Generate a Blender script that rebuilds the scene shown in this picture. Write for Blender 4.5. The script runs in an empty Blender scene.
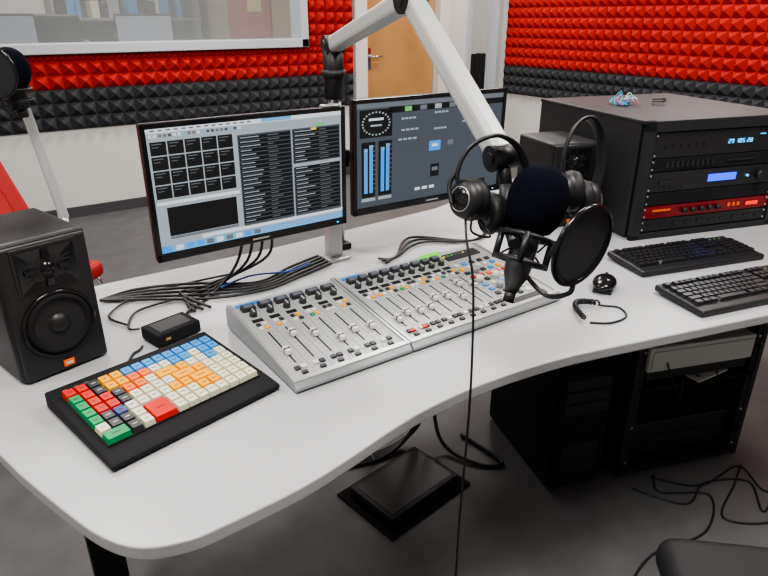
import bpy, bmesh, math, random
from mathutils import Vector, Matrix, Euler
random.seed(4)
COL=bpy.context.collection
MATS={}
def mat(name,col,rough=.5,metal=0,emit=None,es=1,bump=0,bs=200,var=0,vs=5,spec=.5,trans=0,alpha=1):
    if name in MATS: return MATS[name]
    m=bpy.data.materials.new(name);m.use_nodes=True;nt=m.node_tree
    b=nt.nodes['Principled BSDF']
    b.inputs['Base Color'].default_value=(*col,1);b.inputs['Roughness'].default_value=rough
    b.inputs['Metallic'].default_value=metal
    b.inputs['Specular IOR Level'].default_value=spec
    if trans: b.inputs['Transmission Weight'].default_value=trans
    if alpha<1: b.inputs['Alpha'].default_value=alpha
    if emit: b.inputs['Emission Color'].default_value=(*emit,1);b.inputs['Emission Strength'].default_value=es
    if bump or var:
        tc=nt.nodes.new('ShaderNodeTexCoord')
    if bump:
        n=nt.nodes.new('ShaderNodeTexNoise');n.inputs['Scale'].default_value=bs;n.inputs['Detail'].default_value=3
        nt.links.new(tc.outputs['Object'],n.inputs['Vector'])
        bp=nt.nodes.new('ShaderNodeBump');bp.inputs['Strength'].default_value=bump;bp.inputs['Distance'].default_value=.002
        nt.links.new(n.outputs['Fac'],bp.inputs['Height']);nt.links.new(bp.outputs['Normal'],b.inputs['Normal'])
    if var:
        n=nt.nodes.new('ShaderNodeTexNoise');n.inputs['Scale'].default_value=vs;n.inputs['Detail'].default_value=6
        nt.links.new(tc.outputs['Object'],n.inputs['Vector'])
        r=nt.nodes.new('ShaderNodeValToRGB')
        r.color_ramp.elements[0].position=.3;r.color_ramp.elements[1].position=.7
        r.color_ramp.elements[0].color=(*[c*(1-var) for c in col],1);r.color_ramp.elements[1].color=(*[min(1,c*(1+var)) for c in col],1)
        nt.links.new(n.outputs['Fac'],r.inputs['Fac']);nt.links.new(r.outputs['Color'],b.inputs['Base Color'])
    MATS[name]=m;return m

class B:
    def __init__(s,name):
        s.name=name;s.bm=bmesh.new();s.ms=[];s.M=Matrix.Identity(4)
    def mi(s,m):
        if m not in s.ms: s.ms.append(m)
        return s.ms.index(m)
    def add(s,t,m,M=None,smooth=False):
        i=s.mi(m)
        for f in t.faces:
            f.material_index=i
            if smooth is True: f.smooth=True
        X=s.M@M if M is not None else s.M
        t.transform(X)
        me=bpy.data.meshes.new('t');t.to_mesh(me);t.free();s.bm.from_mesh(me);bpy.data.meshes.remove(me)
    def box(s,c,d,m,bev=0,rot=None,seg=2,M=None,taper=1):
        t=bmesh.new();bmesh.ops.create_cube(t,size=1)
        for v in t.verts:
            k=taper if v.co.z>0 else 1
            v.co=Vector((v.co.x*d[0]*k,v.co.y*d[1]*k,v.co.z*d[2]))
        if bev:
            bmesh.ops.bevel(t,geom=list(t.edges),offset=bev,segments=seg,affect='EDGES',profile=.5)
            for f in t.faces: f.smooth=(seg>=4)
        X=Matrix.Translation(Vector(c))
        if rot: X=X@Euler([math.radians(a) for a in rot]).to_matrix().to_4x4()
        if M is not None: X=M@X
        s.add(t,m,X)
    def cyl(s,p0,p1,r,m,r2=None,seg=24,cap=True):
        p0=Vector(p0);p1=Vector(p1);d=p1-p0
        t=bmesh.new();bmesh.ops.create_cone(t,cap_ends=cap,segments=seg,radius1=r,radius2=r if r2 is None else r2,depth=d.length)
        for f in t.faces:
            if len(f.verts)==4: f.smooth=True
        X=Matrix.Translation((p0+p1)/2)@d.to_track_quat('Z','Y').to_matrix().to_4x4()
        s.add(t,m,X)
    def sph(s,c,r,m,sc=(1,1,1),rot=None,seg=24):
        t=bmesh.new();bmesh.ops.create_uvsphere(t,u_segments=seg,v_segments=seg//2,radius=r)
        X=Matrix.Translation(Vector(c))
        if rot: X=X@Euler([math.radians(a) for a in rot]).to_matrix().to_4x4()
        X=X@Matrix.Diagonal((*sc,1))
        s.add(t,m,X,True)
    def lathe(s,prof,m,M,seg=32):
        t=bmesh.new();rings=[]
        for r,z in prof:
            rings.append([t.verts.new((r*math.cos(2*math.pi*i/seg),r*math.sin(2*math.pi*i/seg),z)) for i in range(seg)])
        for a,b in zip(rings,rings[1:]):
            for i in range(seg):
                t.faces.new((a[i],a[(i+1)%seg],b[(i+1)%seg],b[i]))
        bmesh.ops.remove_doubles(t,verts=t.verts,dist=1e-6)
        s.add(t,m,M,True)
    def prism(s,pts,z0,z1,m,M=None,bev=0):
        t=bmesh.new();vs=[t.verts.new((x,y,z0)) for x,y in pts];f=t.faces.new(vs)
        f.normal_update()
        if f.normal.z>0: f.normal_flip()
        r=bmesh.ops.extrude_face_region(t,geom=[f])
        for v in r['geom']:
            if isinstance(v,bmesh.types.BMVert): v.co.z=z1
        bmesh.ops.recalc_face_normals(t,faces=t.faces)
        if bev:
            es=[e for e in t.edges if abs(e.verts[0].co.z-e.verts[1].co.z)<1e-6]
            bmesh.ops.bevel(t,geom=es,offset=bev,segments=2,affect='EDGES',profile=.5)
        s.add(t,m,M)
    def tube(s,pts,r,m,seg=8,res=8,closed=False,flat=None):
        P=[Vector(p) for p in pts]
        if len(P)>2 or closed:
            Q=[];n=len(P)
            rng=range(n if closed else n-1)
            for i in rng:
                if closed: p=[P[(i+k)%n] for k in(-1,0,1,2)]
                else: p=[P[max(i-1,0)],P[i],P[i+1],P[min(i+2,n-1)]]
                for k in range(res):
                    u=k/res
                    Q.append(.5*((2*p[1])+(-p[0]+p[2])*u+(2*p[0]-5*p[1]+4*p[2]-p[3])*u*u+(-p[0]+3*p[1]-3*p[2]+p[3])*u**3))
            if not closed: Q.append(P[-1])
        else: Q=P
        t=bmesh.new();rings=[];n=len(Q);N=None
        for i,q in enumerate(Q):
            if closed: T=(Q[(i+1)%n]-Q[i-1]).normalized()
            else: T=(Q[min(i+1,n-1)]-Q[max(i-1,0)]).normalized()
            if N is None:
                N=T.orthogonal().normalized()
                if flat is not None: N=(Vector(flat[2])-T*T.dot(Vector(flat[2]))).normalized()
            else: N=(N-T*T.dot(N)).normalized()
            Bn=T.cross(N)
            a,b=(r,r) if flat is None else (flat[0],flat[1])
            rings.append([t.verts.new(q+N*a*math.cos(2*math.pi*k/seg)+Bn*b*math.sin(2*math.pi*k/seg)) for k in range(seg)])
        pr=list(zip(rings,rings[1:]))
        if closed: pr.append((rings[-1],rings[0]))
        for a,b in pr:
            for k in range(seg): t.faces.new((a[k],a[(k+1)%seg],b[(k+1)%seg],b[k]))
        if not closed: t.faces.new(rings[0][::-1]);t.faces.new(rings[-1])
        bmesh.ops.recalc_face_normals(t,faces=t.faces)
        s.add(t,m,None,True)
    def done(s,loc=(0,0,0),rz=0,M=None):
        me=bpy.data.meshes.new(s.name)
        s.bm.to_mesh(me);s.bm.free()
        for m in s.ms: me.materials.append(m)
        o=bpy.data.objects.new(s.name,me);COL.objects.link(o)
        o.matrix_world=M if M is not None else Matrix.Translation(Vector(loc))@Matrix.Rotation(math.radians(rz),4,'Z')
        return o

# ---------- materials
WHITEW=mat('wall_white_paint',(.66,.65,.62),.7,bump=.15,bs=80)
FLOOR=mat('floor_vinyl_grey',(.105,.105,.107),.5,var=.15,vs=9,bump=.08,bs=60)
CEIL=mat('ceiling_tile',(.7,.7,.68),.9)
RED=mat('foam_red',(.44,.028,.022),.95,bump=.4,bs=350,spec=.12)
GREY=mat('foam_grey',(.05,.052,.058),.95,bump=.4,bs=350,spec=.2)
DESK=mat('desk_laminate',(.43,.435,.445),.34,bump=.05,bs=500,var=.03,vs=250)
BLK=mat('black_plastic',(.012,.012,.013),.45)
BLKM=mat('black_matte',(.010,.010,.011),.8,bump=.3,bs=400,spec=.3)
BLKG=mat('black_gloss',(.007,.007,.008),.18)
DKG=mat('dark_grey_metal',(.025,.026,.028),.5,metal=.3)
ALU=mat('silver_aluminium',(.50,.50,.50),.35,metal=.6)
ARMW=mat('arm_silver_grey',(.50,.51,.50),.38,metal=.2)
MIXP=mat('mixer_plate',(.40,.405,.40),.4,metal=.2)
MIXS=mat('mixer_side',(.35,.36,.37),.35,metal=.4)
CREAM=mat('key_cream',(.66,.63,.48),.45)
YEL=mat('key_yellow',(.90,.38,.005),.4,spec=.3)
GRN=mat('key_green',(.01,.26,.09),.4,spec=.3)
REDK=mat('key_red',(.60,.018,.012),.4,spec=.3)
BLU=mat('key_blue',(.06,.27,.62),.4,spec=.3)
ORG=mat('key_orange',(.85,.15,.02),.4,spec=.3)
KEYD=mat('key_dark',(.03,.03,.035),.4)
KBK=mat('keyboard_key',(.016,.016,.018),.38)
FOAMB=mat('mic_foam',(.004,.0045,.010),1,bump=.8,bs=500,spec=.08)
CONE=mat('speaker_cone',(.014,.014,.015),.6)
WOOD=mat('door_wood',(.46,.24,.09),.45,var=.12,vs=3)
FRAME=mat('window_frame_white',(.50,.53,.56),.4)
GLASS=mat('glass',(.9,.95,.95),.02,alpha=.10)
REDF=mat('red_fabric',(.34,.010,.010),.7,bump=.3,bs=300)
LEATH=mat('black_leather',(.012,.012,.013),.55,bump=.3,bs=120,spec=.35)
CHROME=mat('chrome',(.8,.8,.8),.15,metal=1)
MICM=mat('mic_body_metal',(.09,.09,.095),.35,metal=.6)
def em(n,c,s): return mat(n,(0.01,.01,.01),.6,emit=c,es=s,spec=.2)
E_W=em('ui_white',(.75,.8,.85),1.0)
E_LG=em('ui_lightgrey',(.44,.50,.55),.85)
E_G=em('ui_grey',(.075,.088,.11),1)
E_MG=em('ui_midgrey',(.2,.22,.25),.8)
E_K=em('ui_black',(.008,.009,.01),.6)
E_B=em('ui_blue',(.06,.32,.85),1.1)
E_LB=em('ui_lightblue',(.22,.5,.8),.9)
E_GR=em('ui_green',(.15,.6,.15),1)
E_Y=em('ui_yellow',(.9,.7,.1),1)
E_R=em('ui_red',(1,.05,.03),1.5)
LCD=em('lcd_blue',(.015,.06,1),2.6)
LEDB=em('led_blue',(.1,.5,1),2)
LEDG=em('led_green',(.3,1,.1),1.0)

# ---------- room shell
WY=5.2;WX=5.2
def slab(name,x0,x1,y0,y1,z0,z1,m):
    b=B(name);b.box(((x0+x1)/2,(y0+y1)/2,(z0+z1)/2),(x1-x0,y1-y0,z1-z0),m);return b.done()
slab('floor',-2.6,6.6,-2.2,8.6,-.1,0,FLOOR)
slab('ceiling',-2.6,6.6,-2.2,8.6,2.8,2.9,CEIL)
slab('wall_left',-2.6,-2.5,-2.2,8.6,0,2.8,WHITEW)
slab('wall_front',-2.6,6.6,-2.3,-2.2,0,2.8,WHITEW)
slab('wall_right',WX,WX+.1,-2.2,WY+.12,0,2.8,WHITEW)
b=B('wall_back')
def wb(x0,x1,z0,z1): b.box(((x0+x1)/2,WY+.06,(z0+z1)/2),(x1-x0,.12,z1-z0),WHITEW)
wx0,wx1,wz0,wz1=-1.5,2.80,1.185,2.25
dx0,dx1=3.36,4.36;sx0,sx1=4.70,5.12;dz=2.1
wb(-2.5,wx0,0,2.8);wb(wx0,wx1,0,wz0);wb(wx0,wx1,wz1,2.8);wb(wx1,dx0,0,2.8);wb(dx0,dx1,dz,2.8);wb(dx1,sx0,0,2.8);wb(sx0,sx1,dz,2.8);wb(sx1,5.2,0,2.8)
b.done()
slab('wall_far',-2.6,6.6,8.5,8.6,0,2.8,mat('far_wall',(.20,.185,.17),.8))
slab('wall_partition',3.05,3.15,WY+.12,8.5,0,2.8,mat('partition',(.42,.30,.20),.8))
slab('wall_lobby',6.5,6.6,WY,8.5,0,2.8,WHITEW)

def foam(name,o,u,v,n,nu,nv,p,d,rows_grey,top=None):
    o,u,v,n=map(Vector,(o,u,v,n));bm=bmesh.new();G=[[bm.verts.new(o+u*p*i+v*p*j+n*.012) for i in range(nu+1)] for j in range(nv+1)]
    for j in range(nv):
        for i in range(nu):
            q=random.uniform(-.004,.004)
            a=bm.verts.new(o+u*p*(i+.5)+v*p*(j+.5)+n*(d+q))
            c=[G[j][i],G[j][i+1],G[j+1][i+1],G[j+1][i]]
            for k in range(4):
                f=bm.faces.new((c[k],c[(k+1)%4],a));f.material_index=1 if j<rows_grey else 0
    bmesh.ops.recalc_face_normals(bm,faces=bm.faces)
    bb=B(name);me=bpy.data.meshes.new('t');bm.to_mesh(me);bm.free();bb.ms=[top or RED,GREY];bb.bm.from_mesh(me)
    if rows_grey:
        zc1=o+u*p*nu/2+v*p*rows_grey/2+n*.006;dim1=Vector([abs(x) for x in(u*p*nu+v*p*rows_grey+n*.012)])
        bb.box(zc1,dim1,GREY)
    if nv>rows_grey:
        zc1=o+u*p*nu/2+v*p*(nv+rows_grey)/2+n*.006;dim1=Vector([abs(x) for x in(u*p*nu+v*p*(nv-rows_grey)+n*.012)])
        bb.box(zc1,dim1,top or RED)
    return bb.done()
p=.095;FZ=.66
foam('acoustic_foam_panel',(3.285-51*p,WY,FZ),(1,0,0),(0,0,1),(0,-1,0),51,5,p,.07,3)
foam('acoustic_foam_panel',(3.285-51*p,WY,FZ+5*p),(1,0,0),(0,0,1),(0,-1,0),102,1,p/2,.05,0)
foam('acoustic_foam_panel',(3.285-5*p,WY,FZ+5.5*p),(1,0,0),(0,0,1),(0,-1,0),5,16,p,.07,0)
foam('acoustic_foam_panel',(3.285-51*p,WY,2.30),(1,0,0),(0,0,1),(0,-1,0),46,5,p,.07,0)
foam('acoustic_foam_panel',(WX,5.13,FZ),(0,-1,0),(0,0,1),(-1,0,0),72,22,p,.07,3)

# window
b=B('window_1');w=.07
for (x0,x1,z0,z1) in((wx0,wx1,wz0,wz0+w),(wx0,wx1,wz1-w,wz1),(wx0,wx0+w,wz0,wz1),(wx1-w,wx1,wz0,wz1)):
    b.box(((x0+x1)/2,WY+.025,(z0+z1)/2),(x1-x0,.20,z1-z0),FRAME,bev=.006)
b.box(((wx0+wx1)/2,WY+.09,(wz0+wz1)/2),(wx1-wx0-.1,.008,wz1-wz0-.1),GLASS)
b.done()
b=B('trim_1')
for (x0,x1,z0,z1) in((dx0-.06,dx0+.07,0,dz+.05),(dx1-.07,dx1+.05,0,dz+.05),(dx0,dx1,dz-.07,dz+.05)):
    b.box(((x0+x1)/2,WY+.05,(z0+z1)/2),(x1-x0,.18,z1-z0),mat('door_frame_white',(.70,.69,.65),.4),bev=.005)
b.done()
b=B('door_1')
b.box(((dx0+dx1)/2,WY+.07,dz/2-.03),(dx1-dx0-.16,.045,dz-.08),WOOD,bev=.003)
hx=dx0+.14
b.cyl((hx,WY+.05,1.08),(hx,WY-.01,1.08),.011,CHROME);b.cyl((hx,WY-.005,1.08),(hx+.13,WY-.005,1.08),.009,CHROME)
b.box((hx,WY+.045,1.06),(.04,.008,.2),CHROME,bev=.003)
b.done()
b=B('trim_2')
for (x0,x1,z0,z1) in((sx0-.03,sx0+.03,0,dz+.03),(sx1-.03,sx1+.03,0,dz+.03),(sx0,sx1,dz-.03,dz+.03)):
    b.box(((x0+x1)/2,WY+.05,(z0+z1)/2),(x1-x0,.16,z1-z0),FRAME,bev=.004)
b.done()
slab('baseboard_back',-2.5,3.3,WY-.015,WY,0,.08,mat('baseboard',(.06,.06,.065),.5))
slab('baseboard_right',WX-.015,WX,-2.2,5.18,0,.08,MATS['baseboard'])

# control room furniture seen through window
b=B('control_room_desk')
b.box((1.0,6.3,.92),(3.6,.8,.04),mat('cr_desk',(.25,.23,.2),.5))
for x in(-.7,2.7): b.box((x,6.3,.45),(.05,.7,.90),DKG)
b.done()
for i,(x,r) in enumerate(((.05,12),(.62,4),(1.75,-12))):
    b=B('control_room_monitor')
    b.box((0,0,.35),(.5,.03,.32),BLK,bev=.004);b.box((0,-.017,.35),(.47,.004,.28),E_LG if i==0 else E_MG)
    if i==0:
        for k in range(6): b.box((-.1+.02*k,-.0195,.25+k*.04),(.2,.001,.012),E_MG)
    b.box((0,.03,.1),(.05,.03,.25),BLK);b.box((0,.02,.01),(.24,.18,.02),BLK)
    b.box((0,.02,.35),(.3,.03,.2),BLK)
    b.done((x,6.3,.942),r)
b=B('office_chair')
b.box((0,0,1.15),(.46,.07,.6),LEATH,bev=.03,seg=3);b.box((0,-.25,.55),(.48,.48,.09),LEATH,bev=.03)
b.cyl((0,-.25,.06),(0,-.25,.52),.03,BLK);b.tube([(0,-.2,.5),(0,.03,.55),(0,.03,.9)],.02,BLK)
for k in range(5):
    a=k*2*math.pi/5;e=(.28*math.cos(a),-.25+.28*math.sin(a),.05);b.tube([(0,-.25,.09),e],.02,BLK);b.sph((e[0],e[1],.028),.028,BLK)
b.done((1.15,7.2,0),160)
b=B('equipment_shelf')
for z in(.4,.9,1.4,1.9): b.box((0,0,z),(1.6,.4,.03),MATS['cr_desk'])
for x in(-.8,.8): b.box((x,0,1.0),(.03,.4,2.0),MATS['cr_desk'])
for z0 in(.415,.915,1.415):
    x=-.76
    while x<.7:
        w_=random.uniform(.04,.14);h=random.uniform(.15,.36)
        b.box((x+w_/2,0,z0+h/2),(w_-.01,.25,h),random.choice((KEYD,CREAM,BLU,DKG,ALU,DKG)));x+=w_+random.choice((0,0,.1))
b.done((2.1,8.25,0))
b=B('wall_whiteboard')
b.box((0,0,0),(1.2,.02,.8),CREAM,bev=.004);b.box((0,-.012,0),(1.1,.004,.7),WHITEW);b.done((.7,8.48,1.7))
b=B('wall_notice_panel')
b.box((0,0,0),(.02,1.1,.8),mat('panel_red',(.42,.05,.04),.8),bev=.004);b.box((-.012,-.2,.05),(.004,.35,.35),mat('panel_yellow',(.7,.5,.2),.8));b.done((3.035,6.9,1.6))
def simple_chair(name,fab,leg,loc,rz,hb=.9,rec=-8,sd=.44):
    b=B(name)
    b.box((0,.22-sd/2,.45),(.46,sd,.07),fab,bev=.025,seg=3)
    Mr=Matrix.Translation((0,.2,.48))@Matrix.Rotation(math.radians(rec),4,'X')
    for i in range(9):
        a=(i-4)*8
        x=math.sin(math.radians(a))*.42;y=-(1-math.cos(math.radians(a)))*.42
        h=(hb-.5)*(1-.18*(abs(i-4)/4)**3)
        b.box((x,y,h/2+.02),(.068,.035,h),fab,bev=.012,rot=(0,0,-a),M=Mr)
    for x in(-.2,.2):
        b.tube([(x,.24-sd,.012),(x,.25-sd,.42),(x,.2,.42),(x,.22,.56)],.012,leg)
        b.tube([(x,.24,.012),(x,.2,.42)],.012,leg)
    return b.done(loc,rz)
simple_chair('visitor_chair',LEATH,CHROME,(5.72,6.15,0),-60,hb=1.0)
simple_chair('red_chair',REDF,CHROME,(.185,2.66,0),42,hb=1.42,rec=-24,sd=.36)

# ---------- desk
fr=[(-.02,1.0),(.02,.88),(.05,.80),(.078,.752),(.108,.725),(.15,.709),(.195,.704),(.335,.710),(.44,.728),(.55,.752),(.65,.766),(.76,.770),(.88,.762),(1.0,.745),(1.10,.722),(1.2,.696),(1.376,.650),(1.59,.595),(2.0,.49),(2.45,.38)]
sm=[]
for i in range(len(fr)-1):
    q=[Vector(fr[max(i-1,0)]),Vector(fr[i]),Vector(fr[i+1]),Vector(fr[min(i+2,len(fr)-1)])]
    for k in range(4):
        u=k/4
        v=.5*((2*q[1])+(-q[0]+q[2])*u+(2*q[0]-5*q[1]+4*q[2]-q[3])*u*u+(-q[0]+3*q[1]-3*q[2]+q[3])*u**3)
        sm.append((v.x,v.y))
out=[(-.17,1.75),(-.14,1.5),(-.075,1.2)]+sm+[(2.45,.38),(2.6,.85),(2.75,1.6),(2.75,2.0),(2.2,2.0),(1.5,1.80),(.8,1.75)]
b=B('studio_desk')
b.prism(out,.725,.75,DESK,bev=.003)
for (x,y) in((.07,.93),(.32,1.62),(2.45,.62),(2.6,1.8)):
    b.box((x,y,.365),(.05,.05,.72),BLKM);b.box((x,y,.01),(.08,.08,.02),BLKM)
b.box((1.3,1.66,.69),(2.3,.04,.06),BLKM)
b.box((1.0,1.66,.36),(.06,.04,.71),BLKM)
b.done()

# ---------- mixers
def mixer(name,x0,W,nf,extra):
    b=B(name)
    L=.350;hf=.020;hb=.060
    t=bmesh.new()
    prof=[(0,0.006),(0,hf-.008),(.008,hf),(L-.01,hb),(L,hb-.01),(L,.006)]
    A=[t.verts.new((0,y,z)) for y,z in prof];C=[t.verts.new((W,y,z)) for y,z in prof]
    t.faces.new(A);t.faces.new(C[::-1])
    n=len(prof)
    for i in range(n): t.faces.new((A[i],C[i],C[(i+1)%n],A[(i+1)%n]))
    bmesh.ops.recalc_face_normals(t,faces=t.faces);b.add(t,MIXS)
    for x in(.03,W-.03):
        for y in(.03,L-.03): b.cyl((x,y,0),(x,y,.01),.012,BLK)
    sl=math.atan2(hb-hf,L-.018)
    S=(L-.018)/math.cos(sl)
    ky=S/.298
    Mx=Matrix.Translation((0,.008,hf))@Matrix.Rotation(sl,4,'X')
    def bx(cx,cy,sx,sy,h,m,z=0,bev=0,taper=1): b.box((cx,cy*ky,z+h/2),(sx,sy*ky,h),m,M=Mx,bev=bev,taper=taper)
    S0=.298
    bx(W/2,S0/2,W-.012,S0-.006,.0015,MIXP)
    for x in(.003,W-.003): bx(x,S0/2,.006,S0,.006,ALU)
    bx(W/2,.006,W-.004,.010,.005,ALU)
    DARK=MATS['key_dark']
    BTN=mat('btn_white',(.64,.63,.56),.4)
    slot=mat('slot_black',(.01,.01,.01),.5);ln=mat('mix_line',(.18,.18,.18),.5)
    cw=(W-.03-extra)/nf
    for i in range(nf):
        cx=.015+cw*(i+.5)
        bx(cx+cw/2,S0*.5,.0009,S0*.9,.0019,ln)
        bx(cx,.112,.004,.115,.0022,slot)
        for k in range(9):
            for sd in(-1,1): bx(cx+sd*.008,.06+k*.013,.004,.0008,.002,ln)
        fy=[.062,.075,.068,.07,.095,.088,.07,.12,.10][(i+nf)%9]+.02
        bx(cx,fy,.014,.024,.009,BTN,z=.004,bev=.0015,taper=.8);bx(cx,fy,.0135,.003,.0098,slot,z=.004)
        bx(cx,fy,.004,.006,.004,DARK)
        bx(cx-.0075,.036,.012,.010,.006,[DARK,BTN][i%2] if i%3 else DARK,bev=.001)
        bx(cx+.0075,.036,.012,.010,.006,[BTN,DARK,DARK][i%3],bev=.001)
        bx(cx,.020,.013,.008,.006,DARK,bev=.001)
        if extra and i in(0,1): bx(cx,.035,.014,.01,.0068,REDK)
        bx(cx-.007,.185,.010,.009,.005,[BTN,YEL,BTN,GRN][i%4],bev=.001);bx(cx+.007,.185,.010,.009,.005,[YEL,BTN,DARK][i%3],bev=.001)
        bx(cx-.007,.200,.010,.009,.005,[DARK,BTN][i%2],bev=.001);bx(cx+.007,.200,.010,.009,.005,[BTN,DARK,YEL][i%3],bev=.001)
        bx(cx,.217,.026,.012,.002,E_K)
        p0=Mx@Vector((cx,.238*ky,0));p1=Mx@Vector((cx,.238*ky,.016))
        b.cyl(p0,p1,.0095,DARK,r2=.008,seg=16)
        bx(cx,.238,.002,.014,.0168,BTN)
        bx(cx,.264,cw*.78,.018,.012,DARK,bev=.002);bx(cx,.264,cw*.5,.010,.0125,E_MG)
    bx(.045,.284,.06,.012,.0025,mat('label_blue',(.03,.18,.55),.4))
    bx(.14,.284,.09,.006,.0022,mat('label_grey',(.25,.3,.38),.4))
    if extra:
        ex=W-.015-extra
        for r in range(9):
            for c in range(5):
                cx=ex+.014+c*(extra-.02)/4.6;cy=.045+r*.021
                if r in(0,1) : m=random.choice((DARK,BTN,BTN))
                elif r in (3,5): m=random.choice((BTN,YEL,ORG,BTN,BLU,REDK))
                else: m=random.choice((BTN,BTN,YEL,DARK,BTN,BLU))
                if (r,c) in((2,1),(2,3),(4,0),(4,2),(6,1)):
                    b.cyl(Mx@Vector((cx,cy*ky,0)),Mx@Vector((cx,cy*ky,.018)),.011,BTN if r==4 else MIXS,r2=.009,seg=16);continue
                bx(cx,cy,.014,.011,.006,m,bev=.001)
        bx(ex+extra/2,.258,extra*.8,.03,.006,DARK,bev=.002)
        bx(ex-.02,.282,.07,.006,.0135,LEDG)
        for k in range(7): bx(ex+.015+k*.014,.262,.007,.004,.0068,random.choice((E_GR,E_Y,E_GR,E_MG)))
        bx(ex+extra*.5,.022,extra*.8,.016,.004,DARK)
    return b.done((x0,.948,.75))
mixer('mixing_console',.455,.284,6,0)
mixer('mixing_console',.743,.485,9,.15)

# ---------- keypad
b=B('programmable_keypad')
W,D=.342,.268
t=bmesh.new()
prof=[(-D/2,0.004),(-D/2,.015),(-D/2+.038,.020),(D/2,.038),(D/2,.004)]
A=[t.verts.new((-W/2,y,z)) for y,z in prof];C=[t.verts.new((W/2,y,z)) for y,z in prof]
t.faces.new(A);t.faces.new(C[::-1])
for i in range(5): t.faces.new((A[i],C[i],C[(i+1)%5],A[(i+1)%5]))
bmesh.ops.recalc_face_normals(t,faces=t.faces)
bmesh.ops.bevel(t,geom=list(t.edges),offset=.004,segments=2,affect='EDGES',profile=.5)
b.add(t,BLKM)
for x in(-.15,.15):
    for y in(-.12,.12): b.cyl((x,y,0),(x,y,.006),.01,BLKM)
Mk=Matrix.Translation((0,-D/2+.034,.0205))@Matrix.Rotation(math.atan2(.018,D-.038),4,'X')
b.box((.0,.105,.0005),(W-.032,.19,.002),BLKM,M=Mk)
rows=["RRKYYBBBBBBBBB",
      "GRKYYOOWWBBWBB",
      "GRRKOOWYYYWWBW",
      "GRRKWWWWYYYWWW",
      "GKNWWWWYYYYWWW",
      "WKKWRRWWWYYWWW",
      "GGKWRRWWWWWWWW"]
cm={'R':REDK,'O':ORG,'K':KEYD,'Y':YEL,'B':BLU,'W':CREAM,'G':GRN,'N':mat('key_navy',(.03,.05,.2),.4)}
nc=14;kp=(W-.036)/nc;ry=.186/7
done=set()
big={(6,0):(2,1),(5,4):(2,2),(3,8):(2,1),(4,9):(2,1),(2,7):(2,1)}
for r in range(7):
    for c in range(nc):
        if (r,c) in done: continue
        w,h=big.get((r,c),(1,1))
        for i in range(w):
            for j in range(h): done.add((r+j,c+i))
        cx=-W/2+.018+kp*(c+w/2);cy=.105+.093-ry*(r+h/2)
        m=cm[rows[r][c]]
        b.box((cx,cy,.006),(kp*w-.0014,ry*h-.0014,.012),m,M=Mk,taper=.84 if w*h==1 else .9)
        b.box((cx,cy,.0122),((kp*w)*.38,.0015,.0006),KEYD if m is not KEYD else CREAM,M=Mk)
for i in range(3): b.box((-W/2+.03+i*.02,.211,.001),(.008,.004,.001),E_R if i==0 else E_MG,M=Mk)
b.done((.243,1.078,.75),12)

b=B('usb_junction_box')
b.box((0,0,.018),(.11,.075,.03),BLKM,bev=.004);b.box((0,0,.0335),(.08,.05,.001),BLK);b.box((-.03,-.0378,.018),(.012,.001,.006),mat('gold_port',(.6,.4,.15),.4,metal=.7))
b.box((0,0,.0015),(.09,.06,.003),BLKM)
b.done((.335,1.335,.75),14)

# ---------- speakers
def speaker(loc,rz):
    b=B('studio_monitor_speaker');W,H,D=.180,.292,.225
    b.box((0,0,H/2),(W,D,H),BLK,bev=.010,seg=3)
    F=-D/2
    b.box((0,F-.004,H/2),(W-.012,.012,H-.012),BLK,bev=.005)
    def front(x,z,y=F-.010): return Matrix.Translation((x,y,z))@Matrix.Rotation(math.radians(90),4,'X')
    b.lathe([(.072,.0),(.072,.004),(.068,.006),(.064,.003)],BLKG,front(0,.112))
    b.lathe([(.064,.002),(.060,.008),(.054,.008),(.050,.002),(.046,.001)],BLKM,front(0,.112))
    b.lathe([(.050,.002),(.030,-.0),(.020,.0005)],CONE,front(0,.112))
    b.lathe([(.021,.001),(.017,.006),(.010,.010),(0.0001,.011)],BLK,front(0,.112))
    b.lathe([(.0001,.0005),(.062,.0005)],CONE,front(0,.112))
    b.box((0,F-.010,.232),(.125,.004,.098),BLK,bev=.0015)
    t=bmesh.new()
    seg=24;rg=[]
    for k,(q,dz) in enumerate(((1.0,.004),(.9,.0035),(.5,.0015),(.27,.001))):
        ring=[]
        for i in range(seg):
            a=2*math.pi*i/seg;ca,sa=math.cos(a),math.sin(a)
            sq=1/max(abs(ca),abs(sa)) if k<2 else 1
            ring.append(t.verts.new((ca*q*sq*.055,sa*q*sq*.042,dz)))
        rg.append(ring)
    for a_,c_ in zip(rg,rg[1:]):
        for i in range(seg): t.faces.new((a_[i],a_[(i+1)%seg],c_[(i+1)%seg],c_[i]))
    b.add(t,BLKG,front(0,.232))
    b.lathe([(.014,.003),(.010,.008),(.0001,.010)],BLKG,front(0,.232,F-.011))
    for sx in(-1,1):
        b.box((sx*.032,F-.014,.232),(.026,.006,.012),BLKG,bev=.002)
    b.box((0,F-.014,.262),(.016,.006,.02),BLKG,bev=.002)
    b.box((0,F-.014,.204),(.016,.006,.018),BLKG,bev=.002)
    b.box((.0,F-.0125,.022),(.022,.004,.014),ORG,bev=.001);b.box((0,F-.0148,.022),(.014,.001,.005),CREAM)
    b.box((0,D/2,.2),(.06,.002,.05),BLKG)
    return b.done(loc,rz)
speaker((.080,1.42,.75),15)
speaker((1.775,1.47,.75),-17)

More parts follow.
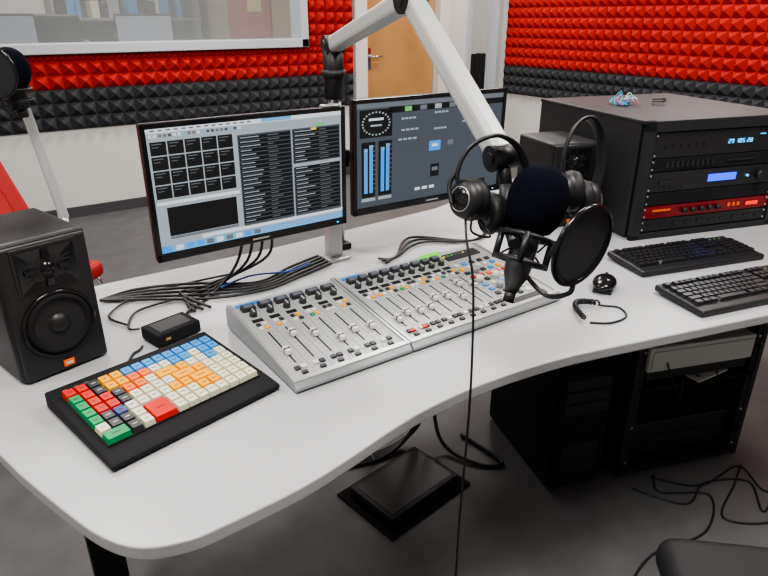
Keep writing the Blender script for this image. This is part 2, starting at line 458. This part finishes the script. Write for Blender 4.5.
# ---------- monitors
def monitor(ui,M,W=.53,H=.315):
    b=B('computer_monitor')
    b.box((0,0,0),(W,.018,H),BLK,bev=.004)
    for (cx,cz,sx,sz) in((0,H/2-.006,W,.012),(0,-H/2+.010,W,.020),(-W/2+.006,0,.012,H),(W/2-.006,0,.012,H)):
        b.box((cx,-.010,cz),(sx,.008,sz),BLKG,bev=.002)
    b.box((0,.02,0),(W*.7,.03,H*.7),BLK,bev=.01)
    b.box((0,.04,0),(.12,.02,.12),DKG,bev=.003)
    b.box((0,-.0145,-H/2+.010),(.045,.001,.004),ALU)
    b.box((W/2-.03,-.0145,-H/2+.010),(.006,.001,.003),LEDB)
    sw,sh=W-.024,H-.032;x0=-sw/2;z0=H/2-.012
    def R(x,y,w,h,m,l=0):
        b.box((x0+(x+w/2)*sw,-.0095-l*.0003,z0-(y+h/2)*sh),(w*sw,.0006,h*sh),m)
    ui(R)
    return b.done(M=M)
def ui1(R):
    R(0,0,1,1,E_LG,0)
    R(0,0,1,.035,E_W,1)
    for k in range(14): R(.02+k*.035,.01,.02,.012,E_MG,2)
    R(.55,.0,.16,.03,E_LB,2)
    R(0,.04,1,.035,E_LG,1)
    for k in range(20): R(.01+k*.022,.045,.014,.022,random.choice((E_MG,E_G,E_LB,E_W)),2)
    for r in range(4):
        for c in range(5):
            R(.012+c*.078,.10+r*.115,.072,.105,E_K,1);R(.02+c*.078,.115+r*.115,.045,.006,E_MG,2);R(.02+c*.078,.14+r*.115,.03,.005,E_MG,2)
    R(.01,.575,.40,.025,E_W,1)
    R(.05,.625,.34,.24,E_K,1)
    R(.05,.87,.34,.02,E_MG,1)
    for (x,w) in((.42,.285),(.712,.28)):
        R(x,.085,w,.82,E_G,1);R(x,.085,w,.03,E_LG,2)
        for k in range(21):
            R(x+.005,.13+k*.036,w-.01,.028,E_K,2)
            R(x+.012,.138+k*.036,random.uniform(.05,.12),.007,E_LG,3);R(x+w*.55,.138+k*.036,random.uniform(.03,.08),.006,E_MG,3)
    R(.712,.42,.28,.03,E_LG,3);R(.85,.09,.05,.02,E_GR,4)
    R(.82,.12,.03,.02,E_Y,4)
    R(.2,.90,.8,.03,E_W,1)
    R(0,.94,1,.06,E_LB,1)
    R(.0,.94,.05,.06,E_B,2)
    for k in range(9): R(.07+k*.05,.95,.035,.04,random.choice((E_W,E_MG,E_B,E_Y)),2)
def ui2(R):
    R(0,0,1,1,E_G,0)
    R(0,0,1,.045,E_MG,1)
    R(.2,.05,.8,.055,E_K,1)
    for k in range(6): R(.3+k*.1,.055,.045,.045,[E_GR,E_MG,E_LG,E_MG,E_GR,E_MG][k],2)
    R(.02,.06,.2,.26,E_K,1)
    for k in range(24):
        a=k*math.pi/12
        R(.12+.085*math.cos(a)*.98-.005,.19+.10*math.sin(a)*1.05-.007,.010,.014,E_LG,2)
    R(.075,.14,.09,.022,E_W,2);R(.085,.20,.07,.016,E_LG,2)
    for x in(.03,.135):
        R(x,.36,.085,.54,E_K,1)
        R(x+.015,.42,.022,.44,E_B,2);R(x+.048,.39,.022,.47,E_B,2)
        R(x+.015,.42,.022,.03,E_LB,3);R(x+.048,.39,.022,.03,E_LB,3)
        for k in range(10): R(x+.075,.40+k*.046,.006,.005,E_LG,2)
        R(x,.91,.085,.03,E_LG,2)
    for (x,y,w) in((.28,.16,.1),(.50,.13,.10),(.28,.27,.12),(.50,.29,.09),(.26,.36,.13)): 
        for q in range(4): R(x+q*w/4,y,w/4*.75,.018,E_LG,1)
    R(.47,.42,.08,.10,E_B,1);R(.49,.45,.04,.03,E_W,2)
    R(.485,.66,.06,.13,E_K,1);R(.495,.69,.04,.04,E_MG,2)
    R(.60,.43,.04,.05,E_MG,1);R(.7,.25,.02,.015,E_LG,1)
    R(.38,.88,.035,.03,E_W,1);R(.43,.88,.035,.03,E_W,1);R(.48,.88,.035,.03,E_W,1);R(.70,.9,.2,.06,E_K,1)
    for q in range(5): R(.71+q*.035,.92,.02,.02,E_LG,2)
def MM(x,y,z,rz,tx): return Matrix.Translation((x,y,z))@Matrix.Rotation(math.radians(rz),4,'Z')@Matrix.Rotation(math.radians(tx),4,'X')
monitor(ui1,MM(.606,1.42,1.063,1.5,1),W=.52)
monitor(ui2,MM(1.166,1.425,1.074,-1.5,1),W=.545)
b=B('monitor_mount_bracket')
PX,PY=.905,1.56
b.box((PX,PY,.755),(.07,.08,.01),ALU,bev=.003)
b.box((PX,PY,.98),(.045,.035,.45),ALU,bev=.004)
b.box((PX,PY-.035,1.06),(.07,.03,.05),DKG,bev=.004)
b.tube([(PX,PY-.02,1.06),(PX-.14,PY-.045,1.06),(.61,1.49,1.06)],.014,DKG)
b.tube([(PX,PY-.02,1.06),(PX+.14,PY-.045,1.06),(1.17,1.495,1.065)],.014,DKG)
b.done()

# ---------- boom arm
b=B('microphone_boom_arm')
PX2,PY2=.965,1.63
J0=Vector((PX2,PY2,1.355));J1=Vector((.873,1.15,1.465));J2=Vector((.83,.81,1.195))
b.cyl((PX2,PY2,.77),(PX2,PY2,1.24),.019,ALU)
b.box((PX2,PY2,.76),(.06,.06,.02),BLK,bev=.003)
b.cyl((PX2,PY2,1.21),(PX2,PY2,1.37),.030,BLK)
b.cyl((PX2,PY2,1.27),(PX2,PY2,1.29),.034,DKG)
def armlink(p0,p1,w,h,m):
    p0=Vector(p0);p1=Vector(p1);d=p1-p0;L=d.length
    q=d.to_track_quat('X','Z').to_matrix().to_4x4()
    b.box((0,0,0),(L,w,h),m,bev=min(w,h)*.28,seg=3,M=Matrix.Translation((p0+p1)/2)@q)
armlink(J0,J1,.044,.044,ARMW)
armlink(J1,J2,.044,.044,ARMW)
ax=(J1-J0).cross(J2-J1).normalized()
for J,r in((J0,.028),(J1,.030),(J2,.024)):
    b.cyl(J-ax*.027,J+ax*.027,r,BLK)
    b.cyl(J-ax*.030,J+ax*.030,r*.5,DKG)
b.cyl(J2,(.825,.785,1.13),.012,BLK)
b.cyl((.825,.785,1.15),(.815,.765,1.085),.017,BLK)
b.done()

# ---------- microphone
b=B('studio_microphone')
m0=Vector((.762,.698,.985));m1=Vector((.842,.722,1.155));d=(m1-m0).normalized()
q=d.to_track_quat('Z','Y').to_matrix().to_4x4()
Mm=Matrix.Translation(m0)@q
b.lathe([(.0001,0),(.012,0),(.014,.01),(.022,.03),(.024,.05),(.024,.10),(.026,.105),(.026,.13)],MICM,Mm)
b.lathe([(.0001,.228),(.02,.225),(.040,.212),(.050,.19),(.053,.168),(.051,.146),(.046,.128),(.036,.112),(.026,.108)],FOAMB,Mm)
b.lathe([(.0245,.052),(.0255,.054),(.0255,.06),(.0245,.062)],ALU,Mm)
def ring(c,R,r,m,ns=16,sx=1):
    b.tube([c@Vector((R*math.cos(2*math.pi*k/ns)*sx,R*math.sin(2*math.pi*k/ns),0)) for k in range(ns)],r,m,closed=True,res=3)
for zz in(.055,.10): ring(Mm@Matrix.Translation((0,0,zz)),.044,.0045,BLK)
for k in range(4):
    a=k*math.pi/2+.4
    v=Vector((.044*math.cos(a),.044*math.sin(a),.05));v2=v.copy();v2.z=.105
    b.cyl(Mm@v,Mm@v2,.006,BLK)
for k in range(8):
    a=k*math.pi/4;a2=a+.5
    b.cyl(Mm@Vector((.043*math.cos(a),.043*math.sin(a),.055 if k%2 else .10)),Mm@Vector((.025*math.cos(a2),.025*math.sin(a2),.078)),.0018,BLKM)
b.cyl(Mm@Vector((.0,.044,.078)),(.815,.765,1.085),.010,BLK)
b.cyl(m0,m0-d*.02,.010,BLK)
b.done()
b=B('pop_filter')
pc=Vector((.807,.595,1.09));nrm=Vector((-.02,1,.12)).normalized()
qp=Matrix.Translation(pc)@nrm.to_track_quat('Z','Y').to_matrix().to_4x4()
def ring2(R,r,m): 
    b.tube([qp@Vector((R*math.cos(2*math.pi*k/20),R*math.sin(2*math.pi*k/20),0)) for k in range(20)],r,m,closed=True,res=3)
ring2(.067,.005,BLKG);ring2(.061,.002,BLK)
MESH=mat('pop_mesh',(.02,.02,.023),.55,alpha=.86,bump=.5,bs=900)
b.lathe([(.0001,.002),(.065,.002)],MESH,qp,seg=40);b.lathe([(.0001,-.002),(.065,-.002)],MESH,qp,seg=40)
b.tube([qp@Vector((0,-.067,0)),(.80,.605,1.005),(.80,.65,.985),(.79,.69,1.01),(.79,.705,1.03)],.0045,BLK)
b.done()

# ---------- headphones
def headphones(pts,flat,cups,name='headphones'):
    b=B(name)
    b.tube(pts,0,BLK,seg=12,res=8,flat=flat)
    for c,n,r in cups:
        c=Vector(c);n=Vector(n).normalized()
        X=Matrix.Translation(c)@n.to_track_quat('Z','Y').to_matrix().to_4x4()
        b.lathe([(.0001,.016),(r*.6,.016),(r*.9,.010),(r,0),(r,-.006)],BLK,X)
        b.lathe([(r*.95,-.004),(r*1.08,-.012),(r*1.05,-.022),(r*.8,-.028),(r*.55,-.022),(r*.5,-.012),(.0001,-.012)],LEATH,X)
        b.lathe([(r*.55,.0165),(r*.5,.0185),(.0001,.0185)],BLKG,X)
        b.lathe([(r*.62,.016),(r*.60,.018),(r*.57,.0165)],ALU,X)
    return b
camd=Vector((.60,.72,-.25)).normalized();rt=Vector((.77,-.64,0)).normalized();up=Vector((.15,.19,.97)).normalized()
hc=Vector((.775,.775,1.168))
def hp(x,y,z=0): return hc+rt*x+up*y+camd*z
b=headphones([hp(-.052,-.03),hp(-.062,.01),hp(-.040,.055),(hp(.005,.075)),hp(.045,.055,.02),hp(.062,.01,.04),hp(.055,-.035,.05)],(.012,.004,tuple(camd)),
 [(hp(-.045,-.035,-.005),-camd*.7-rt*.7,.036),(hp(.015,-.06,.045),camd*.4+rt*.9,.036)])
b.tube([hp(-.070,-.045,-.01),hp(-.075,-.01),hp(-.058,.02)],.004,BLK)
b.tube([hp(-.045,-.07),hp(-.042,-.11,-.02),(.705,.735,1.0),(.695,.715,.85),(.685,.705,.7),(.683,.710,.43),(.675,.69,.2),(.67,.60,.02),(.6,.4,.005),(.4,.3,.005)],.0026,BLK,seg=6)
b.tube([hp(-.02,-.07,.02),hp(.0,-.10,.0),hp(-.035,-.09,-.02),hp(-.03,-.05,-.02)],.0022,BLK,seg=6)
b.done()
h2=Vector((.925,.70,1.192))
def hq(x,y,z=0): return h2+rt*x+up*y+camd*z
b=headphones([hq(-.034,-.03,.0),hq(-.038,.01),hq(-.024,.057),hq(.004,.078,.01),hq(.030,.052,.03),hq(.038,.0,.04),hq(.030,-.05,.045)],(.010,.0035,tuple(camd)),
 [(hq(.018,-.065,.04),camd*.3+rt*.9,.034),(hq(-.035,-.05,.0),-rt-camd*.3,.034)])
b.done()
b=B('coiled_cable')
pts=[]
for k in range(90):
    t=k/89;a=k*1.25
    base=Vector((1.17+.10*t,.83+.07*math.sin(t*2.6),.757))
    pts.append(base+Vector((0,.006*math.cos(a),.007+.006*math.sin(a))))
b.tube(pts,.0026,BLK,seg=6,res=3)
b.tube([pts[-1],(1.29,.86,.753),(1.31,.83,.753),(1.28,.79,.753),(1.22,.79,.753),(1.18,.82,.753)],.0026,BLK,seg=6)
b.done()

# second boom arm (left)
b=B('microphone_boom_arm')
b.cyl((.205,1.69,.75),(.205,1.69,.80),.03,BLK);b.cyl((.205,1.69,.78),(.205,1.69,.99),.011,ALU)
armlink((.208,1.69,.965),(.168,1.69,1.285),.022,.022,ARMW)
b.sph((.168,1.69,1.275),.020,BLK)
b.cyl((.168,1.69,1.28),(.160,1.64,1.285),.008,BLK)
b.done()
b=B('studio_microphone')
b.cyl((.160,1.625,1.245),(.157,1.62,1.31),.019,BLK);b.cyl((.160,1.625,1.245),(.161,1.626,1.225),.012,DKG)
b.sph((.156,1.62,1.325),.040,FOAMB,sc=(1,1,1.15))
for zz in(1.262,1.285):
    b.tube([(.159+.03*math.cos(2*math.pi*k/12),1.624+.03*math.sin(2*math.pi*k/12),zz) for k in range(12)],.003,BLK,closed=True,res=3,seg=6)
b.done()
b=B('pop_filter')
qp=Matrix.Translation((.118,1.58,1.325))@Vector((.9,1,.1)).to_track_quat('Z','Y').to_matrix().to_4x4()
ring2(.052,.004,BLKG);b.lathe([(.0001,.002),(.050,.002)],MESH,qp,seg=40);b.lathe([(.0001,-.002),(.050,-.002)],MESH,qp,seg=40)
b.tube([qp@Vector((0,-.052,0)),(.125,1.585,1.25),(.14,1.60,1.24),(.155,1.62,1.25)],.0035,BLK)
b.done()

# ---------- rack
b=B('equipment_rack')
W,D,H=.60,.61,.385
b.box((W/2,D/2+.01,H/2),(W,D-.02,H-.004),DKG,bev=.006)
b.box((W/2,D/2,H-.006),(W+.004,D+.004,.012),DKG,bev=.003)
for (x0,x1,z0,z1) in((0,.035,0,H),(W-.035,W,0,H),(0,W,0,.02),(0,W,H-.035,H)):
    b.box(((x0+x1)/2,-.004,(z0+z1)/2),(x1-x0,.02,z1-z0),DKG,bev=.003)
def unit(z0,z1,m):
    b.box((W/2,.0,(z0+z1)/2),(W-.072,.012,z1-z0-.003),m,bev=.0015)
    for x in(.045,W-.045):
        for z in(z0+.01,z1-.01): b.cyl((x,-.006,z),(x,-.009,z),.003,ALU,seg=10)
U=[(.022,.066,BLK),(.066,.110,mat('unit_red',(.22,.008,.012),.35,metal=.3)),(.110,.155,BLKM),(.155,.222,BLK),(.222,.266,BLKM),(.266,.348,BLK)]
for u in U: unit(*u)
F=-.0075
def pl(x,z,w,h,m,t=.003): b.box((x,F-t/2+.001,z),(w,t,h),m)
pl(.05,.366,.02,.006,YEL)
SEG={'2':'abged','9':'abcdfg','1':'bc','0':'abcdef','5':'afgcd'}
for k,ch in enumerate("2910520"):
    x=.335+k*.013+(.006 if k>1 else 0)+(.006 if k>4 else 0);z=.307;a=.0035;h=.006
    G={'a':(0,h,2*a,.0014),'g':(0,0,2*a,.0014),'d':(0,-h,2*a,.0014),'f':(-a,h/2,.0014,h),'b':(a,h/2,.0014,h),'e':(-a,-h/2,.0014,h),'c':(a,-h/2,.0014,h)}
    for s_ in SEG[ch]:
        g=G[s_];pl(x+g[0],z+g[1],g[2],g[3],LEDB)
pl(.47,.325,.02,.003,LEDB)
for k in range(6): pl(.09+k*.03,.305,.016,.006,DKG)
pl(.335,.190,.115,.024,LCD);pl(.11,.188,.06,.012,DKG)
b.cyl((.49,F,.188),(.49,F-.018,.188),.014,DKG);b.cyl((.44,F,.188),(.44,F-.006,.188),.004,LEDB)
for k in range(5): pl(.09+k*.022,.168,.012,.005,DKG)
for k in range(5): b.cyl((.20+k*.035,F,.088),(.20+k*.035,F-.014,.088),.008,BLK,seg=16)
pl(.11,.094,.07,.006,ORG)
for k in range(3): pl(.39+k*.02,.09,.01,.012,ORG)
pl(.49,.088,.05,.012,E_R)
for k in range(10): pl(.08+k*.05,.045,.03,.008,DKG)
pl(.40,.245,.12,.006,DKG)
for k in range(10): pl(.1+k*.02,.245,.012,.02,BLK)
rack=b.done((1.785,1.145,.75),-17)
b=B('led_wire_gadget')
LC=[mat('wire_cyan',(.1,.6,.8),.3),mat('wire_pink',(.85,.15,.4),.3),mat('wire_green',(.1,.6,.15),.3),mat('wire_white',(.8,.8,.8),.3),BLU]
b.box((0,0,.006),(.05,.035,.012),BLU,bev=.002);b.box((0.01,0,.016),(.02,.015,.006),CREAM)
for k in range(14):
    a=random.uniform(0,6.3);r=random.uniform(.03,.055)
    b.tube([(0,0,.012),(r*.5*math.cos(a),r*.5*math.sin(a),random.uniform(.02,.045)),(r*math.cos(a),r*math.sin(a),random.uniform(.01,.03)),(1.2*r*math.cos(a+.5),1.2*r*math.sin(a+.5),.003)],.0015,LC[k%5],seg=6,res=5)
b.done((2.05,1.42,1.137),20)
b=B('small_cable_coil')
b.tube([(.03*math.cos(k)*(1),.02*math.sin(k),.004+.0015*k) for k in range(12)],.0025,BLK,seg=6,res=4)
b.done((2.18,1.36,1.137))

# ---------- keyboards
def keyboard(loc,rz):
    b=B('computer_keyboard');W,D=.45,.165
    b.box((0,0,.011),(W,D,.018),BLK,bev=.005,rot=(3,0,0))
    b.box((0,-.07,.001+.002),(W-.02,.02,.005),BLKM)
    Mx=Matrix.Translation((0,0,.020))@Matrix.Rotation(math.radians(3),4,'X')
    p=.0188
    for r in range(6):
        y=.062-r*p*1.04-(.006 if r>0 else 0)
        x=-W/2+.012
        if r==5: ws=[1.4,1.2,1.2,5.8,1.2,1.2,1.2,1.8]
        elif r==0: ws=[1,-.6,1,1,1,1,-.4,1,1,1,1,-.4,1,1,1,1]
        elif r==1: ws=[1]*13+[2]
        elif r==2: ws=[1.5]+[1]*12+[1.5]
        elif r==3: ws=[1.8]+[1]*11+[2.2]
        else: ws=[2.3]+[1]*10+[2.7]
        for w in ws:
            if w>0: b.box((x+w*p/2,y,.004),(w*p-.002,p-.002,.008),KBK,M=Mx,taper=.82)
            x+=abs(w)*p
        x0=-W/2+.012+15*p+.008
        for c in range(3):
            if r==3 or (r==4 and c!=1): continue
            b.box((x0+(c+.5)*p,y,.004),(p-.002,p-.002,.008),KBK,M=Mx,taper=.82)
        x1=x0+3*p+.008
        if r>0:
            for c in range(4): b.box((x1+(c+.5)*p,y,.004),(p-.002,p-.002,.008),KBK,M=Mx,taper=.82)
        else:
            for c in range(3): b.box((x1+(c+.5)*p,y,.001),(.003,.002,.002),E_GR,M=Mx)
    return b.done(loc,rz)
keyboard((1.775,.935,.752),-16)
keyboard((1.665,.705,.752),-14)
b=B('computer_mouse')
b.sph((0,0,.018),.032,BLKG,sc=(1,1.7,.55));b.box((0,0,.005),(.05,.085,.010),BLK,bev=.003)
b.cyl((-.004,.03,.032),(.004,.03,.032),.005,DKG)
b.done((1.385,.935,.7505),-60)

# ---------- under desk
b=B('desktop_computer')
W,D,H=.195,.43,.44
b.box((W/2,D/2,H/2+.01),(W,D,H),BLKM,bev=.006)
b.box((W/2,-.003,H/2+.01),(W-.01,.014,H-.01),BLKM,bev=.004)
for k in range(3): b.box((W/2,-.011,.40-k*.045),(W-.04,.004,.036),BLK,bev=.001)
b.cyl((W/2,-.01,.24),(W/2,-.014,.24),.008,DKG);b.box((W/2,-.011,.12),(W-.06,.003,.12),BLK)
for x in(.03,W-.03):
    for y in(.04,D-.04): b.cyl((x,y,0),(x,y,.012),.012,BLKM)
b.done((1.365,1.02,0),-18)
b=B('rack_cabinet')
W,D,H=.46,.48,.70
GRD=mat('device_grey',(.48,.48,.47),.45)
for x in(0,W): 
    b.box((x,D/2,H/2+.01),(.018,D,H),DKG)
    b.box((x+(.016 if x==0 else -.016),.01,H/2+.01),(.022,.012,H-.02),DKG)
    for k in range(18): b.box((x+(.016 if x==0 else -.016),.003,.06+k*.035),(.007,.004,.007),ALU if k%4==0 else BLK)
b.box((W/2,D/2,.03),(W,D,.02),BLKM);b.box((W/2,D/2,H),(W,D,.02),BLKM)
b.box((W/2,D/2,.34),(W-.02,D,.012),BLKM)
b.box((W/2-.01,.16,.455),(W-.07,.34,.085),GRD,bev=.004)
b.box((W/2-.01,-.012,.455),(W-.09,.004,.06),GRD)
b.box((W/2,D-.01,.35),(W,.01,.6),BLKM)
b.box((W/2,.19,.385),(W-.08,.36,.035),BLK,bev=.003)
b.box((.27,.10,.353),(.15,.20,.004),mat('paper',(.7,.7,.68),.8),rot=(0,0,15))
b.box((W/2,.2,.12),(W-.06,.34,.13),BLK,bev=.004);b.box((W/2,.028,.12),(W-.2,.006,.02),DKG)
b.tube([(.08,.02,.5),(.10,-.03,.40),(.16,-.02,.3),(.2,.02,.38),(.3,.0,.33),(.33,.05,.45)],.003,BLK,seg=6)
b.done((1.61,.92,0),-20)
b=B('power_supply_box')
b.box((0,0,.022),(.30,.20,.032),DKG,bev=.004);b.box((0,0,.0385),(.27,.17,.002),mat('box_lid',(.04,.04,.043),.4,metal=.3))
b.box((0,0,.004),(.36,.26,.008),BLKM,bev=.002)
b.done((.985,1.29,0),8)

def cables(name,L,r=.003,m=BLK):
    b=B(name)
    for l in L: b.tube(l,r,m,seg=6)
    b.done()
cables('floor_cable',[
 [(1.72,.86,.004),(1.66,.80,.004),(1.78,.70,.004),(1.62,.62,.004),(1.40,.66,.004),(1.2,.60,.004),(1.0,.45,.004)],
 [(1.70,.86,.004),(1.80,.74,.004),(2.0,.72,.004),(1.95,.60,.004),(2.15,.60,.004),(2.4,.5,.004)],
 [(1.6,.86,.004),(1.68,.72,.004),(1.82,.74,.004),(1.95,.66,.004),(1.85,.56,.004),(2.1,.62,.004),(2.3,.66,.004)],
 [(2.02,.72,.004),(1.9,.68,.004),(1.72,.62,.004),(1.85,.52,.004),(2.1,.58,.004)]],.0035)
cables('underdesk_cable_bundle',[
 [(1.20+.012*k,1.62,.70),(1.20+.012*k,1.57,.5),(1.18+.010*k,1.50,.3),(1.16+.010*k,1.46,.12),(1.10+.01*k,1.46+.006*k,.03),(.98,1.46+.012*k,.008),(.86,1.50+.015*k,.008)] for k in range(4)]
 +[[(1.24,1.62,.70),(1.25,1.5,.35),(1.22,1.40,.05),(1.26,1.25,.008),(1.34,1.2,.008),(1.33,1.4,.008)]],.007)
cables('monitor_cable_bundle',[
 [(.60+.02*k,1.48,.95),(.58+.03*k,1.52,.82),(.50,1.50+.02*k,.757),(.42,1.44+.03*k,.757+.003*k),(.40+.02*k,1.42,.757)] for k in range(4)]
 +[[(.86,1.50+.02*k,.76),(.75,1.47+.02*k,.758),(.62,1.44+.015*k,.758),(.48,1.47+.03*k,.758),(.34,1.56+.02*k,.758),(.24,1.62,.758)] for k in range(5)]
 +[[(1.0,1.42+.02*k,.758),(1.05,1.44,.758),(1.2,1.50+.03*k,.758),(1.35,1.42,.758),(1.5,1.50,.758)] for k in range(3)],.0042)
cables('keypad_cable',[[(.28,1.40,.757),(.26,1.42,.757),(.30,1.50,.757),(.40,1.52,.757)],[(.22,1.225,.755),(.215,1.25,.754),(.235,1.29,.754),(.25,1.30,.754),(.262,1.31,.757)],[(.26,1.44,.757),(.24,1.52,.757),(.35,1.60,.757),(.6,1.6,.757)]],.003)
cables('network_cable',[[(.80,1.52,.768),(.72,1.50,.768),(.62,1.53,.768),(.52,1.50,.768)]],.0028,mat('cable_blue',(.04,.12,.45),.4))
cables('white_cable',[[(.9,1.62,.65),(.90,1.5,.45),(.92,1.48,.25),(.94,1.46,.12),(.98,1.46,.012)]],.0035,CREAM)

# operator chair
b=B('office_chair')
b.box((0,0,.47),(.46,.46,.08),LEATH,bev=.038,seg=5)
b.cyl((0,0,.10),(0,0,.44),.028,BLK)
for k in range(5):
    a=k*2*math.pi/5;e=(.28*math.cos(a),.28*math.sin(a),.07)
    b.tube([(0,0,.12),e],.02,BLK);b.sph((e[0],e[1],.028),.028,BLK)
b.box((0,-.27,.80),(.44,.06,.5),LEATH,bev=.028,seg=3,rot=(8,0,0))
b.tube([(0,-.1,.44),(0,-.28,.44),(0,-.30,.7)],.018,BLK)
b.done((.985,.138,0),-43)

# ---------- lights
def ceil_light(x,y,w,h,e):
    b=B('ceiling_light_panel')
    b.box((0,0,0),(w+.05,h+.05,.02),FRAME);b.box((0,0,-.012),(w,h,.006),mat('panel_glow',(.9,.9,.9),.5,emit=(1,.97,.93),es=3))
    b.done((x,y,2.785))
    l=bpy.data.lights.new('a','AREA');l.shape='RECTANGLE';l.size=w;l.size_y=h;l.energy=e;l.color=(1,.97,.93)
    o=bpy.data.objects.new('ceiling_light_lamp',l);COL.objects.link(o);o.location=(x,y,2.76)
for (x,y,e) in((.1,.3,47),(1.9,.3,38),(.2,2.6,30),(2.2,2.6,34),(4.1,2.2,42),(4.1,4.2,34),(1.6,4.3,34),(-1.2,1.5,28)):
    ceil_light(x,y,.6,.6,e)
ceil_light(1.0,7.0,.6,.6,28);ceil_light(4.6,6.8,.6,.6,55)
w=bpy.data.worlds.new('w');bpy.context.scene.world=w;w.use_nodes=True
w.node_tree.nodes['Background'].inputs[0].default_value=(.8,.85,.9,1);w.node_tree.nodes['Background'].inputs[1].default_value=.3
try: bpy.context.scene.view_settings.look='AgX - Medium High Contrast'
except Exception: pass

# ---------- camera
cam=bpy.data.cameras.new('camera');co=bpy.data.objects.new('camera',cam);COL.objects.link(co)
cam.sensor_width=36;cam.lens=36*625/768;cam.clip_start=.05
co.location=(0,0,1.43);co.rotation_euler=(math.radians(66.5),0,math.radians(-35))
bpy.context.scene.camera=co
